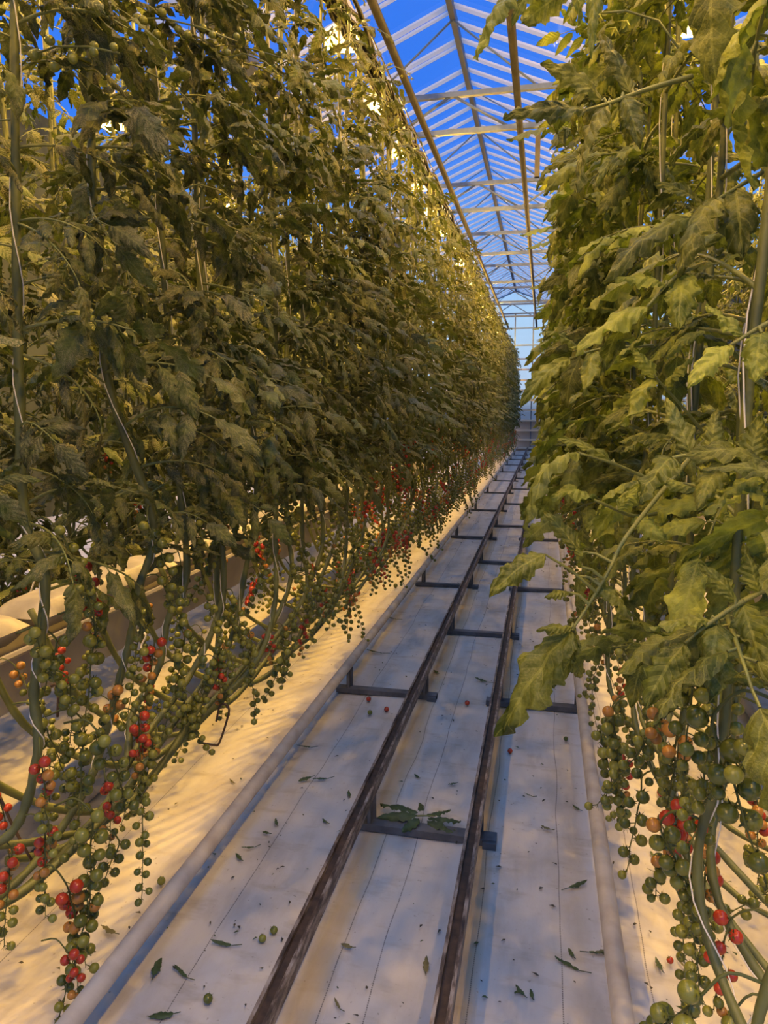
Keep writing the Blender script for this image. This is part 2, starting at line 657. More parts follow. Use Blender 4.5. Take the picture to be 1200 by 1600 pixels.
def put_truss(plant, k, loc, rz, sc=1.0, lo=False):
    rr = random.Random(int(loc[0] * 997 + loc[1] * 7919 + loc[2] * 331) + k)
    rz = (rr.uniform(-.22, .22), rr.uniform(-.22, .22), rz)
    if lo:
        return link('fruit_truss', TRUSS_LO[k], plant, loc, rz, sc)
    me, fr = TRUSS[k]
    t = link('fruit_truss', me, plant, loc, rz, sc)
    for o, c, r, col in fr:
        q = link('tomato', TOM[col], t, c, None, r)
        if col >= 3:
            q['label'] = 'ripe red tomato' if col == 4 else 'ripening orange tomato'
    return t


def flower_mesh():
    mb = MB()
    rng = random.Random(5)
    mb.tube([(0, 0, 0), (.05, 0, .02), (.10, .01, .01), (.13, .02, -.01)], .0018, 5, 0)
    for o in ((.13, .02, -.012), (.11, -.015, -.008), (.085, .02, -.004)):
        o = Vector(o)
        for k in range(6):
            a = k * PI / 3 + rng.random() * .4
            d = Vector((math.cos(a), math.sin(a), -.5)) * .014
            s = Vector((-math.sin(a), math.cos(a), 0)) * .0032
            b = len(mb.v)
            mb.v += [o - s * .5, o + s * .5, o + d * .55 + s, o + d, o + d * .55 - s]
            mb.face((b, b + 1, b + 2, b + 3, b + 4), 1)
        mb.tube([o, o + Vector((0, 0, -.012))], [.0025, .001], 5, 1)
    return mb.mesh('flower_truss', [M['petiole'], M['flower']])


FLOWER = flower_mesh()


def small_green_truss():
    mb = MB()
    rng = random.Random(9)
    pts = [Vector((0, 0, 0)), Vector((.06, 0, .02)), Vector((.12, .01, .025)), Vector((.2, .02, .01)), Vector((.28, .02, -.02))]
    mb.tube(pts, .002, 5, 0)
    fr = []
    for i in range(10):
        t = .25 + .75 * i / 9
        q = t * 4
        a = min(int(q), 3)
        o = pts[a].lerp(pts[a + 1], q - a)
        c = o + Vector((0, (-1) ** i * .012, .006 - .016 * (i % 3)))
        r = .0115 - .004 * t
        mb.tube([o, c], .001, 4, 0, False)
        fr.append((c, r))
    return mb.mesh('young_truss', [M['petiole']]), fr


YOUNG = small_green_truss()

# ------------------------------------------------------------------ plants
ORD = ['nearest', 'second', 'third', 'fourth', 'fifth', 'sixth', 'seventh', 'eighth', 'ninth', 'tenth', 'eleventh', 'twelfth',
       'thirteenth', 'fourteenth', 'fifteenth', 'sixteenth']
HT = 3.95


def stem_pts(rng, back, lean):
    k_ = lean
    lean = 1.0 if lean > .9 else .55
    """local points from the wire down to the slab; back = +1/-1 towards the gutter"""
    j = lambda s: rng.uniform(-s, s)
    y1 = rng.uniform(.9, 1.25)
    return [(j(.03), j(.04), HT), (j(.03), j(.04), 3.1), (j(.03), j(.03), 2.2), (j(.02), j(.02), 1.6), (j(.03), -.02, y1),
            (-back * .02 + j(.03), -.08 * lean + j(.03), y1 - .28), (j(.03), -.34 * lean, y1 * .5 + .06 + j(.04)), (back * (.06 if k_ > .9 else .22) + j(.03), -.8 * lean, .40 + j(.07)),
            (back * (.16 if k_ > .9 else .42), -1.15 * lean, .36 + j(.05)), (back * .38, -1.4 * lean, .55), (back * .5, -1.5 * lean, .92)]


def leaf_specs(rng, side, nl, z0=1.15, z1=HT):
    out = []
    for k in range(nl):
        t = (k + rng.random() * .8) / nl
        z = z0 + (z1 - z0) * t
        yaw = k * 2.4 + rng.uniform(-.5, .5)
        if z > 2.7 and rng.random() < (z - 2.7) * .22:
            continue
        sz = (.40 if z < 2.4 else .40 - (z - 2.4) * .08) * rng.uniform(.75, 1.2)
        sz *= 1.2 if side == 'right' else .88
        if -math.sin(yaw) * (-1 if side == 'left' else 1) > .45:      # leaves on the gutter side stay short
            sz *= .68
        out.append((z, yaw, rng.uniform(-.6, .5), rng.uniform(-.8, .8), sz))
    return out


def plant_near(side, x, y, seed, label, group, nl=50, limit=None, custom=None):
    rng = random.Random(seed)
    back = -1 if side == 'left' else 1
    root = tag(empty('tomato_plant', (x, y, 0)), label, 'tomato plant', group)
    sp = spline(custom if custom else stem_pts(rng, back, 1.0 if side == 'left' else .5), 7)
    mb = MB()
    nn = len(sp)
    mb.tube(sp, [((.0075 if side == 'left' else .006) + (.0045 if side == 'left' else .0025) * min(1, i / (nn * .3))) * (1 + .12 * math.sin(i * 1.9 + seed)) for i in range(nn)], 8)
    link('stem', mb.mesh('stem', [M['stem']]), root)
    tw = []
    for i, p in enumerate(sp):
        if p.z > .55 and i < nn * .75:
            a = i * .8
            tw.append(p + Vector((math.cos(a), math.sin(a), 0)) * .0135)
    mb = MB()
    mb.tube(tw, .0016, 4)
    link('twine', mb.mesh('twine', [M['twine']]), root)
    upper = [p for p in sp if p.z > 1.0]

    def on(z):
        return min(upper, key=lambda p: abs(p.z - z))
    for z, yaw, pit, roll, sz in leaf_specs(rng, side, nl):
        s = on(z)
        if limit is not None:
            tip = Vector((x, y, 0)) + s + Vector((-math.sin(yaw), math.cos(yaw), 0)) * sz * .95
            if limit(tip, z):
                continue
        link('leaf', LEAF[side][rng.randrange(9)], root, (s.x, s.y, z), Euler((pit, roll, yaw), 'XYZ'), sz)
    for q in range(9 if side == 'left' else 15):
        z = rng.uniform(1.25, 3.1)
        s = on(z)
        yaw = (-PI / 2 if side == 'left' else PI / 2) + rng.uniform(-1.1, 1.1)
        sz = rng.uniform(.28, .42) * (1 if side == 'left' else 1.2)
        if limit is not None and limit(Vector((x, y, 0)) + s + Vector((-math.sin(yaw), math.cos(yaw), 0)) * sz * .95, z):
            continue
        link('leaf', LEAF[side][rng.randrange(9)], root, (s.x, s.y, z), Euler((rng.uniform(-.3, .4), rng.uniform(-.6, .6), yaw), 'XYZ'), sz)
    # fruit: trusses in the leafless zone along the upright stem and the first bend
    cand = [p for p in sp if .52 < p.z < 1.5]
    for k in range(6 if side == 'left' else (2 if y < 1.5 else 4)):
        p = cand[min(len(cand) - 1, int((k + .5) / (6 if side == 'left' else 5) * len(cand)))]
        ripe_pick = rng.choice((0, 1, 2, 3, 7, 9)) if k < 3 else rng.choice((2, 4, 6, 1, 0, 3, 5, 7))
        a = rng.uniform(-1.2, 1.2) + (0 if side == 'left' else PI)
        put_truss(root, ripe_pick, (p.x, p.y, p.z), a, rng.uniform(.85, 1.12))
    return root, rng, on


def gen_foliage(side, seed, n, m, nl, z0=1.15):
    rng = random.Random(seed)
    mb = MB()
    for z, yaw, pit, roll, sz in leaf_specs(rng, side, nl, z0):
        base = Matrix.Translation((rng.uniform(-.03, .03), rng.uniform(-.04, .04), z)) @ Euler((pit, roll, yaw), 'XYZ').to_matrix().to_4x4()
        compound_leaf(mb, rng, sz, n, m, 4, base)
    return mb.mesh('foliage', [M['leaf_' + side], M['petiole']])


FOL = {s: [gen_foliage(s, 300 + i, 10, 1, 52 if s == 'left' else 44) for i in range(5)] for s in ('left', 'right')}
FOL['back'] = [gen_foliage('left', 350 + i, 10, 1, 62, .55) for i in range(3)]
STEM = {}
for s in ('left', 'right'):
    STEM[s] = []
    for i in range(4):
        rng = random.Random(40 + i)
        sp = spline(stem_pts(rng, -1 if s == 'left' else 1, 1.0 if s == 'left' else .5), 5)
        mb = MB()
        mb.tube(sp, .010, 6)
        STEM[s].append((mb.mesh('stem', [M['stem']]), [p for p in sp if .5 < p.z < 1.5]))


def plant_far(side, x, y, seed, label, group, trusses=4, back=False):
    rng = random.Random(seed)
    root = tag(empty('tomato_plant', (x, y, 0)), label, 'tomato plant', group)
    link('foliage', FOL['back'][rng.randrange(3)] if back else FOL[side][rng.randrange(5)], root, (0, 0, rng.uniform(-.06, .1)), None, (1, 1, rng.uniform(.97, 1.02)))
    me, cand = STEM[side][rng.randrange(4)]
    link('stem', me, root)
    for k in range(trusses):
        p = cand[int((k + rng.random() * .9) / trusses * len(cand))]
        a = rng.uniform(-1.3, 1.3) + (0 if side == 'left' else PI)
        put_truss(root, rng.choice((0, 1, 2, 3, 7, 9, 0, 3, 7, 6, 1, 4, 8, 5)), p, a, rng.uniform(.9, 1.2), True)
    return root


XL, XR = -1.2, .34
# left row
y = 1.42
i = 0
LSTEM = {   # courses of the thick stems seen at the lower left
    0: [(20, -300, 1.45), (22, 20, 1.45), (26, 370, 1.45), (30, 600, 1.46), (38, 800, 1.46), (70, 900, 1.45), (62, 1010, 1.44), (53, 1085, 1.43), (60, 1165, 1.42), (38, 1265, 1.40), (0, 1315, 1.36), (-80, 1330, 1.3)],
    1: [(140, -250, 1.72), (140, 20, 1.72), (147, 330, 1.72), (170, 600, 1.8), (240, 815, 1.9), (218, 915, 1.86), (203, 1000, 1.84), (186, 1065, 1.8), (165, 1145, 1.76), (135, 1230, 1.7), (70, 1330, 1.6), (0, 1400, 1.5), (-60, 1430, 1.42)],
    2: [(235, -200, 1.98), (240, 100, 1.98), (255, 400, 2.0), (275, 700, 2.1), (292, 895, 2.15), (263, 967, 2.1), (247, 1045, 2.05), (207, 1115, 1.95), (198, 1185, 1.85), (170, 1250, 1.78), (100, 1330, 1.65), (25, 1398, 1.55), (-60, 1440, 1.45)],
    3: [(300, -200, 2.25), (302, 60, 2.25), (310, 400, 2.25), (330, 700, 2.35), (350, 905, 2.4), (332, 985, 2.36), (300, 1050, 2.28), (266, 1100, 2.15), (212, 1172, 2.0), (150, 1285, 1.82), (85, 1330, 1.72), (10, 1345, 1.6)],
}
near_left = []
while y < 4.6:
    cst = None
    if i in LSTEM:
        cst = [Vector(at(*q)) - Vector((XL + random.Random(i).uniform(-.05, .05), y, 0)) for q in LSTEM[i]]
    lab = f'{ORD[i]} tomato plant of the left row from the camera, with dusty leaves'
    near_left.append(plant_near('left', XL + random.Random(i).uniform(-.05, .05), y, 10 + i, lab, 'tomato plants of the left row near the camera', custom=cst))
    y += .27
    i += 1
k = 0
while y < 30.4:
    if y < 11:
        lab, grp, nt_ = 'dense tomato plant in the middle stretch of the left row above the pipe', 'tomato plants in the middle stretch of left row', 9
    else:
        lab, grp, nt_ = 'small distant tomato plant at the far stretch of left row towards the glass end', 'tomato plants in the far stretch of left row', 6
    plant_far('left', XL + random.Random(k).uniform(-.06, .06), y, 500 + k, lab, grp, nt_)
    y += .27 if y < 11 else .34
    k += 1
for k in range(6):  # unseen plants added out of frame to keep lamp light off the aisle
    plant_far('left', XL - .05, -.45 + k * .29, 400 + k, 'unseen tomato plant of the left row, added to block lamp light', 'unseen tomato plants added to block lamp light', 2)
# second left row, seen through gaps
for k in range(44):
    plant_far('left', -2.45 + random.Random(k).uniform(-.06, .06), .3 + k * .3, 800 + k, 'tomato plant of the hidden row behind the left grow gutter, glimpsed through gaps',
              'tomato plants behind the left gutter', 2, True)
for k in range(24):
    plant_far('left', -3.0, .5 + k * .4, 1800 + k, 'tomato plant of the next row beyond the left gutter, a dark mass seen through gaps', 'tomato plants beyond the left gutter', 0, True)
# right row
def lim(tip, z):
    return tip.y < .8 or (tip.y < 2.4 and tip.x < .16) or tip.x < -.03


y = 1.0
i = 0
near_right = []
while y < 3.6:
    lab = f'{ORD[i]} tomato plant of the right row, broad bright green leaves leaning over aisle'
    near_right.append(plant_near('right', XR + random.Random(50 + i).uniform(-.03, .04), y, 60 + i, lab, 'tomato plants of the right row near the camera', 36, lim))
    y += .27
    i += 1
k = 0
while y < 30.4:
    if y < 10:
        lab, grp = 'tomato plant in the middle stretch of the right row, behind the big bright leaves', 'tomato plants in the middle stretch of right row'
    else:
        lab, grp = 'small distant tomato plant at the far stretch of right row towards the glass end', 'tomato plants in the far stretch of right row'
    plant_far('right', XR + random.Random(k).uniform(-.04, .06), y, 900 + k, lab, grp, 4 if y < 10 else 2)
    y += .27 if y < 10 else .36
    k += 1
for k in range(34):
    plant_far('right', 1.95, .3 + k * .3, 1200 + k, 'tomato plant of the hidden row behind the right grow gutter, glimpsed through gaps', 'tomato plants behind the right gutter', 2, True)

# high young trusses and flowers on near left plants
def world_to(root, p):
    return Vector(p) - Vector(root[0].location)


for idx, (px, py, Y, rz) in enumerate(((170, 45, 1.75, .2), (20, 115, 1.5, -.3), (265, 200, 2.1, .5), (290, 90, 2.3, 0))):
    r_ = near_left[min(idx, len(near_left) - 1)]
    t = link('young_truss', YOUNG[0], r_[0], world_to(r_, at(px, py, Y)), (0, 0, rz), 1.15)
    for c, rr in YOUNG[1]:
        link('tomato', TOM[2], t, c, None, rr)
for px, py, Y, r_ in ((345, 95, 2.1, near_left[3]), (362, 255, 2.3, near_left[4]), (275, 300, 2.0, near_left[2]), (455, 190, 3.1, near_left[6]), (600, 110, 4.3, near_left[10])):
    link('flower_truss', FLOWER, r_[0], world_to(r_, at(px, py, Y)), (0, 0, .4), 1.3)
link('flower_truss', FLOWER, near_right[1][0], world_to(near_right[1], at(1060, 75, 1.35)), (0, -.6, 2.9), 1.1)


# ------------------------------------------------------------------ the big leaves leaning over the aisle on the right
def hero(rootrec, rachis, leaflets, seed, r0=.0048):
    """rachis: [(px,py,Y)]; leaflets: [(base, tip, width/length, droop, normal bias x,y,z)]"""
    rng = random.Random(seed)
    org = Vector(rootrec[0].location)
    mb = MB()
    pts = spline([at(*p) - org for p in rachis], 6)
    mb.tube(pts, [r0 * (1 - .55 * i / len(pts)) for i in range(len(pts))], 7, 1)
    for base, tip, wr, dr, nb in leaflets:
        b, t = at(*base) - org, at(*tip) - org
        d = t - b
        L = d.length
        near = min(pts, key=lambda q: (q - b).length)
        if (near - b).length > .004:
            mb.tube([near, near.lerp(b, .5) + Vector((0, 0, .006)), b], [.0032, .0026, .002], 6, 1, False)
        toc = (CAM - (org + b)).normalized()
        nrm = toc * .55 + Vector((-.1, 0, .75)) + Vector(nb)
        mx = frame(d, nrm, b) @ Matrix.Rotation(dr * .5, 4, 'X')
        leaflet(mb, mx, L * (1 + dr * dr / 22), L * wr * 1.05, rng, 44, 6, dr, .35, rng.uniform(.35, .75), rng.choice((4, 5, 6)), 0, .2)
        # midrib on the upper side
    return link('leaf', mb.mesh('leaf', [M['leaf_right'], M['petiole']]), rootrec[0])


A, B_, C_ = near_right[0], near_right[1], near_right[2]
Z0 = (0, 0, 0)
hero(B_, [(1100, 690, 1.42), (1031, 772, 1.34), (975, 844, 1.26), (949, 896, 1.22), (915, 952, 1.2), (893, 985, 1.18)], [
    ((893, 985, 1.18), (790, 1150, 1.16), .62, .7, Z0),
    ((900, 990, 1.19), (893, 1052, 1.17), .55, .5, Z0),
    ((893, 980, 1.18), (838, 985, 1.15), .6, .4, Z0),
    ((851, 866, 1.17), (765, 935, 1.12), .62, .7, Z0),
    ((905, 885, 1.2), (908, 845, 1.17), .9, .3, Z0),
    ((888, 925, 1.2), (850, 935, 1.16), .6, .4, Z0),
    ((925, 905, 1.23), (985, 965, 1.22), .75, .8, (.2, 0, -.2)),
    ((905, 862, 1.24), (848, 800, 1.28), .6, .9, (0, 0, -.3)),
    ((905, 900, 1.22), (905, 960, 1.25), .5, .5, Z0),
], 1)
hero(B_, [(1100, 780, 1.45), (1009, 746, 1.36), (960, 725, 1.3), (905, 708, 1.26)], [
    ((905, 708, 1.26), (830, 850, 1.18), .40, 1.9, (-.3, 0, .2)),
    ((955, 722, 1.3), (868, 688, 1.28), .42, .8, Z0),
], 2, .004)
hero(B_, [(1040, 800, 1.4), (990, 806, 1.34), (940, 786, 1.28), (925, 780, 1.27)], [
    ((925, 780, 1.27), (860, 785, 1.2), .75, 1.2, Z0),
    ((965, 797, 1.3), (1000, 760, 1.3), .8, .7, Z0),
    ((990, 808, 1.34), (1040, 850, 1.3), .8, .8, Z0),
], 3, .004)
hero(A, [(1230, 752, 1.12), (1150, 726, 1.1), (1080, 712, 1.08), (1050, 715, 1.07)], [
    ((1050, 715, 1.07), (1000, 790, 1.02), .85, .9, Z0),
    ((1080, 710, 1.08), (1040, 625, 1.12), .7, .6, Z0),
    ((1110, 712, 1.09), (1120, 640, 1.12), .8, .5, Z0),
    ((1130, 722, 1.09), (1090, 800, 1.03), .7, .8, Z0),
    ((1170, 730, 1.1), (1190, 650, 1.12), .8, .5, Z0),
], 4)
hero(A, [(1240, 900, 1.1), (1160, 940, 1.06), (1100, 980, 1.03), (1070, 1005, 1.02)], [
    ((1070, 1005, 1.02), (1010, 1110, 1.0), .8, .7, Z0),
    ((1110, 970, 1.04), (1015, 985, 1.0), .55, .6, Z0),
    ((1120, 975, 1.04), (1110, 1100, .99), .85, .8, Z0),
    ((1160, 945, 1.06), (1195, 1070, 1.0), .7, .8, Z0),
    ((1150, 940, 1.06), (1090, 880, 1.06), .75, .6, Z0),
    ((1185, 925, 1.07), (1160, 850, 1.08), .8, .5, Z0),
], 5)
hero(A, [(1240, 720, 1.1), (1200, 742, 1.08)], [((1195, 742, 1.08), (1100, 806, 1.04), .5, .8, Z0), ((1200, 730, 1.08), (1230, 820, 1.05), .6, .7, Z0)], 6, .004)
hero(A, [(1250, 480, 1.15), (1190, 510, 1.12), (1140, 540, 1.1)], [
    ((1140, 540, 1.1), (1075, 610, 1.06), .6, .8, Z0),
    ((1160, 525, 1.11), (1100, 480, 1.12), .7, .7, Z0),
    ((1190, 520, 1.11), (1180, 600, 1.06), .8, .8, Z0),
], 7)
hero(C_, [(1120, 700, 1.6), (1070, 640, 1.5), (1025, 590, 1.42)], [
    ((1020, 592, 1.42), (975, 668, 1.38), .8, .5, (-.2, 0, -.3)),
    ((1025, 590, 1.42), (985, 545, 1.42), .7, .7, Z0),
    ((1040, 608, 1.45), (1085, 560, 1.42), .8, .8, Z0),
], 8, .004)
hero(B_, [(1080, 120, 1.4), (1010, 140, 1.3), (955, 160, 1.24), (915, 172, 1.2)], [
    ((915, 172, 1.2), (785, 188, 1.12), .42, .5, (0, 0, -.3)),
    ((950, 162, 1.24), (908, 305, 1.18), .40, .9, (-.3, 0, 0)),
    ((940, 158, 1.23), (842, 105, 1.2), .6, .8, Z0),
    ((975, 150, 1.26), (1000, 235, 1.24), .7, .8, Z0),
    ((985, 145, 1.28), (940, 60, 1.3), .65, .6, Z0),
], 9)
hero(A, [(960, -60, 1.12), (880, -50, 1.08), (815, -22, 1.05)], [
    ((812, -20, 1.05), (748, 98, 1.02), .5, .8, (-.4, 0, -.3)),
    ((845, -38, 1.06), (800, 45, 1.04), .4, .6, Z0),
    ((935, -50, 1.1), (925, 95, 1.07), .3, .7, Z0),
    ((900, -50, 1.09), (905, 40, 1.1), .5, .8, Z0),
], 10)
hero(C_, [(1190, 270, 1.5), (1140, 300, 1.42), (1080, 340, 1.36)], [
    ((1080, 340, 1.36), (945, 450, 1.28), .42, .9, Z0),
    ((1120, 310, 1.4), (1060, 440, 1.3), .5, 1.0, Z0),
    ((1100, 325, 1.38), (1020, 290, 1.36), .6, .8, Z0),
    ((1150, 296, 1.43), (1160, 410, 1.36), .7, .9, Z0),
], 11)
hero(B_, [(1130, 400, 1.4), (1060, 430, 1.32), (1010, 480, 1.28)], [
    ((1010, 480, 1.28), (900, 560, 1.22), .45, .9, Z0),
    ((1040, 445, 1.3), (960, 440, 1.28), .6, .7, Z0),
    ((1070, 428, 1.33), (1060, 520, 1.27), .7, .9, Z0),
], 12, .004)
hero(near_right[3], [(1020, 540, 1.9), (940, 545, 1.8), (890, 560, 1.74)], [
    ((890, 560, 1.74), (815, 640, 1.66), .45, .9, Z0),
    ((910, 552, 1.77), (850, 520, 1.72), .6, .8, Z0),
    ((930, 548, 1.79), (915, 620, 1.72), .7, .8, Z0),
], 13, .004)


# hanging clusters in the right foreground
def hang(rootrec, px, py, Y, k, rz, sc):
    p = world_to(rootrec, at(px, py, Y))
    return put_truss(rootrec[0], k, p, rz, sc)


for px, py, Y, k, rz, sc in ((1010, 1095, 1.95, 2, 3.3, 1.15), (985, 1130, 2.05, 0, 2.9, 1.1), (1115, 1140, 1.5, 6, 2.5, 1.0), (1130, 1230, 1.55, 8, 3.2, 1.1),
                             (1165, 1265, 1.55, 4, 3.6, 1.15), (1110, 1270, 1.7, 8, 2.2, 1.0), (1095, 1115, 1.6, 6, 3.0, .95),
                             (1225, 1100, 1.1, 9, 3.1, 1.25), (1185, 1100, 1.35, 3, 3.3, .95), (1215, 1440, 1.25, 5, 3.1, .9)):
    best = min(near_right, key=lambda r: abs(r[0].location.y - Y))
    hang(best, px, py, Y, k, rz, sc)
# hanging clusters in the left foreground
for px, py, Y, k, rz, sc in ((100, 1130, 1.5, 3, .2, 1.25), (70, 1120, 1.55, 0, .6, 1.2), (85, 1260, 1.5, 1, .1, 1.3), (60, 1350, 1.5, 4, -.2, 1.2), (90, 1400, 1.5, 2, .5, 1.1),
                             (140, 1300, 1.65, 9, .2, 1.1), (195, 1230, 1.75, 7, -.2, .9), (65, 1470, 1.4, 5, .1, .9), (270, 1085, 2.2, 9, .3, .9), (75, 870, 1.6, 5, .1, 1.1),
                             (90, 960, 1.6, 0, .3, 1.2), (205, 980, 1.9, 4, .1, 1.0), (25, 990, 1.5, 9, .4, 1.2), (20, 1100, 1.5, 3, .0, 1.1), (390, 980, 2.9, 5, .2, .9), (470, 900, 3.2, 0, .3, 1.1)):
    best = min(near_left, key=lambda r: abs(r[0].location.y - Y))
    hang(best, px, py, Y, k, rz, sc)

# ------------------------------------------------------------------ setting: floor
rngf = random.Random(3)
xs = [-9, -6, -4, -3] + [-2.6 + .05 * i for i in range(77)] + [2, 3, 5, 8]
ys = [-6, -3, -1, 0] + [.4 + .06 * i for i in range(180)] + [11.3 + 1.0 * i for i in range(20)] + [31.5]
mb = MB()
for yy in ys:
    for xx in xs:
        z = 0.0
        if -2.7 < xx < 1.3 and .3 < yy < 12:
            q = Vector((xx * 2.2, yy * .8, 0))
            z = .010 * noise.noise(q) + .004 * noise.noise(q * 3.1) - .006
        mb.v.append(Vector((xx, yy, z)))
nx = len(xs)
for a in range(len(ys) - 1):
    for b in range(nx - 1):
        i0 = a * nx + b
        mb.face((i0, i0 + 1, i0 + nx + 1, i0 + nx))
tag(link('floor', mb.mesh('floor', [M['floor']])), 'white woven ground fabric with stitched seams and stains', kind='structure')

# ------------------------------------------------------------------ rails, pipes and cross supports
RZ = .165
X_RL, X_RR, X_PL, X_PR = -.612, -.195, -1.055, .228


def rail(x, label):
    root = tag(empty('trolley_rail', (x, 0, 0)), label, 'rail', 'trolley rails in the aisle')
    w, h, t = .046, .05, .010
    mb = MB()
    y0, y1 = .5, 30.6
    c = (y0 + y1) / 2
    n = 60
    for sx in (-1, 1):
        for k in range(n):
            pass
        mb.box((sx * (w / 2 - t / 2), c, RZ), (t, y1 - y0, h))
    link('rail_lip', mb.mesh('rail_lip', [M['rail']], False), root)
    mb = MB()
    mb.box((0, c, RZ - .008), (w - 2 * t, y1 - y0, h - .016))
    link('rail_groove', mb.mesh('rail_groove', [M['rail_dark']], False), root)
    return root


rail(X_RL, 'left rusty trolley rail, its groove dark and its lips worn pale')
rail(X_RR, 'right rusty trolley rail, beside the large leaf hanging into the aisle')


def pipe(name, pts, r, mat, label, cat, n=14, group=None):
    mb = MB()
    mb.tube(pts, r, n)
    return tag(link(name, mb.mesh(name, [mat])), label, cat, group)


pipe('heating_pipe', [(X_PL, .3, RZ), (X_PL, 10, RZ + .002), (X_PL, 30.6, RZ)], .027, M['pipe'], 'pale round heating pipe on the floor under the left tomato row', 'pipe', group='heating pipes along the rows')
pipe('heating_pipe', [(X_PR, .3, RZ), (X_PR, 10, RZ + .002), (X_PR, 30.6, RZ)], .027, M['pipe'], 'pale round heating pipe on the floor under the right tomato row', 'pipe', group='heating pipes along the rows')
pipe('heating_pipe', [(-1.80, .3, .03), (-1.80, 30.6, .03)], .025, M['pipe'], 'dull heating pipe in shade beneath the left grow gutter', 'pipe', group='heating pipes along the rows')
pipe('heating_pipe', [(1.12, .3, .03), (1.12, 30.6, .03)], .025, M['pipe'], 'dull heating pipe in shade beneath the right grow gutter', 'pipe', group='heating pipes along the rows')


def support(y, xa, xb, label, group):
    root = tag(empty('rail_support', ((xa + xb) / 2, y, 0)), label, 'rail support', group)
    hw = (xb - xa) / 2
    mb = MB()
    mb.box((0, 0, .014), (2 * hw + .14, .055, .028))
    mb.box((hw + .045, -.005, .006), (.05, .075, .03))
    link('crossbar', mb.mesh('crossbar', [M['support']], False), root)
    for s in (-1, 1):
        mb = MB()
        mb.box((s * hw, 0, (RZ - .02 + .028) / 2), (.012, .045, RZ - .02 - .028))
        mb.box((s * hw, .019, (RZ - .02 + .028) / 2), (.038, .006, RZ - .02 - .028))
        link('post', mb.mesh('post', [M['support']], False), root)


y = 2.50
i = 0
while y < 30:
    support(y, X_RL, X_RR, ('grey cross support between the two trolley rails, with the fallen green leaf lying on it' if i == 0 else
                            f'{ORD[i]} cross support between the two trolley rails counted from the camera'), 'cross supports between the trolley rails')
    y += 2.52
    i += 1
y = 3.80
i = 0
while y < 30:
    support(y, X_PL, X_RL, f'{ORD[i]} cross support linking the left heating pipe to the left rail', 'cross supports on the left pipe side')
    support(y, X_RR, X_PR, f'{ORD[i]} cross support linking the right rail to the right heating pipe', 'cross supports on the right pipe side')
    y += 2.62
    i += 1

# ------------------------------------------------------------------ grow gutters and bags
def gutter(x, label):
    mb = MB()
    y0, y1, z0, z1, hw = .2, 30.5, .60, .80, .15
    prof = [(-hw, z1), (-hw * .8, z0), (hw * .8, z0), (hw, z1), (hw - .01, z1), (hw * .8 - .01, z0 + .01), (-hw * .8 + .01, z0 + .01), (-hw + .01, z1)]
    n = len(prof)
    for yy in (y0, y1):
        for px_, pz in prof:
            mb.v.append(Vector((px_, yy, pz)))
    for k in range(n):
        k2 = (k + 1) % n
        mb.face((k, k2, n + k2, n + k))
    for sx in (-1, 1):
        mb.tube([(sx * hw, y0, z1), (sx * hw, y1, z1)], .012, 6)
    o = link('grow_gutter', mb.mesh('grow_gutter', [M['gutter']], False), None, (x, 0, 0))
    tag(o, label, 'gutter', 'hanging grow gutters')


gutter(-1.85, 'pale hanging grow gutter behind the left row, carrying white grow bags')
gutter(1.12, 'pale hanging grow gutter behind the right row')


def bag_mesh():
    mb = MB()
    nx_, ny_ = 9, 22
    L, W, H = .98, .22, .12
    for s in (1, -1):
        for a in range(ny_ + 1):
            for b in range(nx_ + 1):
                u, v = b / nx_ * 2 - 1, a / ny_ * 2 - 1
                e = (1 - abs(u) ** 4) ** .5 * (1 - abs(v) ** 10) ** .5
                z = s * H / 2 * e + .008 * noise.noise(Vector((u * 2, v * 9, s))) * e
                mb.v.append(Vector((u * W / 2, v * L / 2, z)))
    k = nx_ + 1
    off = (ny_ + 1) * k
    for a in range(ny_):
        for b in range(nx_):
            i0 = a * k + b
            mb.face((i0, i0 + 1, i0 + k + 1, i0 + k))
            j0 = off + i0
            mb.face((j0, j0 + k, j0 + k + 1, j0 + 1))
    return mb.mesh('grow_bag', [M['slab']])


BAG = bag_mesh()
for k in range(8):
    o = link('grow_bag', BAG, None, (-1.85, 1.6 + k * 1.04, .86))
    tag(o, f'{ORD[k]} white grow bag lying on the left hanging gutter behind the stems', 'grow bag', 'grow bags on the left gutter')
for k in range(4):
    o = link('grow_bag', BAG, None, (1.12, 1.4 + k * 1.04, .86))
    tag(o, f'{ORD[k]} white grow bag lying on the right hanging gutter behind the leaves', 'grow bag', 'grow bags on the right gutter')
# thin drip tubes
for k, (px0, py0, px1, py1) in enumerate(((150, 890, 130, 1060), (100, 1030, 122, 1100), (45, 890, 40, 960), (215, 985, 222, 1025))):
    a, b = at(px0, py0, 2.45), at(px1, py1, 2.4)
    mb = MB()
    mb.tube(spline([a, a.lerp(b, .35) + Vector((.03, 0, .02)), a.lerp(b, .7) + Vector((-.01, .02, 0)), b], 6), .004, 6)
    tag(link('drip_tube', mb.mesh('drip_tube', [M['twine']])),
        ('thin white drip tube hanging down from the left bags beside the green fruit', 'short white drip tube slanting below the left bag', 'white drip tube at the frame edge above the pale bag',
         'thin white drip tube above the orange tomatoes on the left')[k], 'drip tube')
# wire hooks that carry the stems
def hook(px_list, Y, label):
    pts = [at(a, b, Y) for a, b in px_list]
    mb = MB()
    mb.tube(spline(pts, 5), .0042, 7)
    tag(link('stem_hook', mb.mesh('stem_hook', [M['hook']])), label, 'hook', 'wire stem hooks')


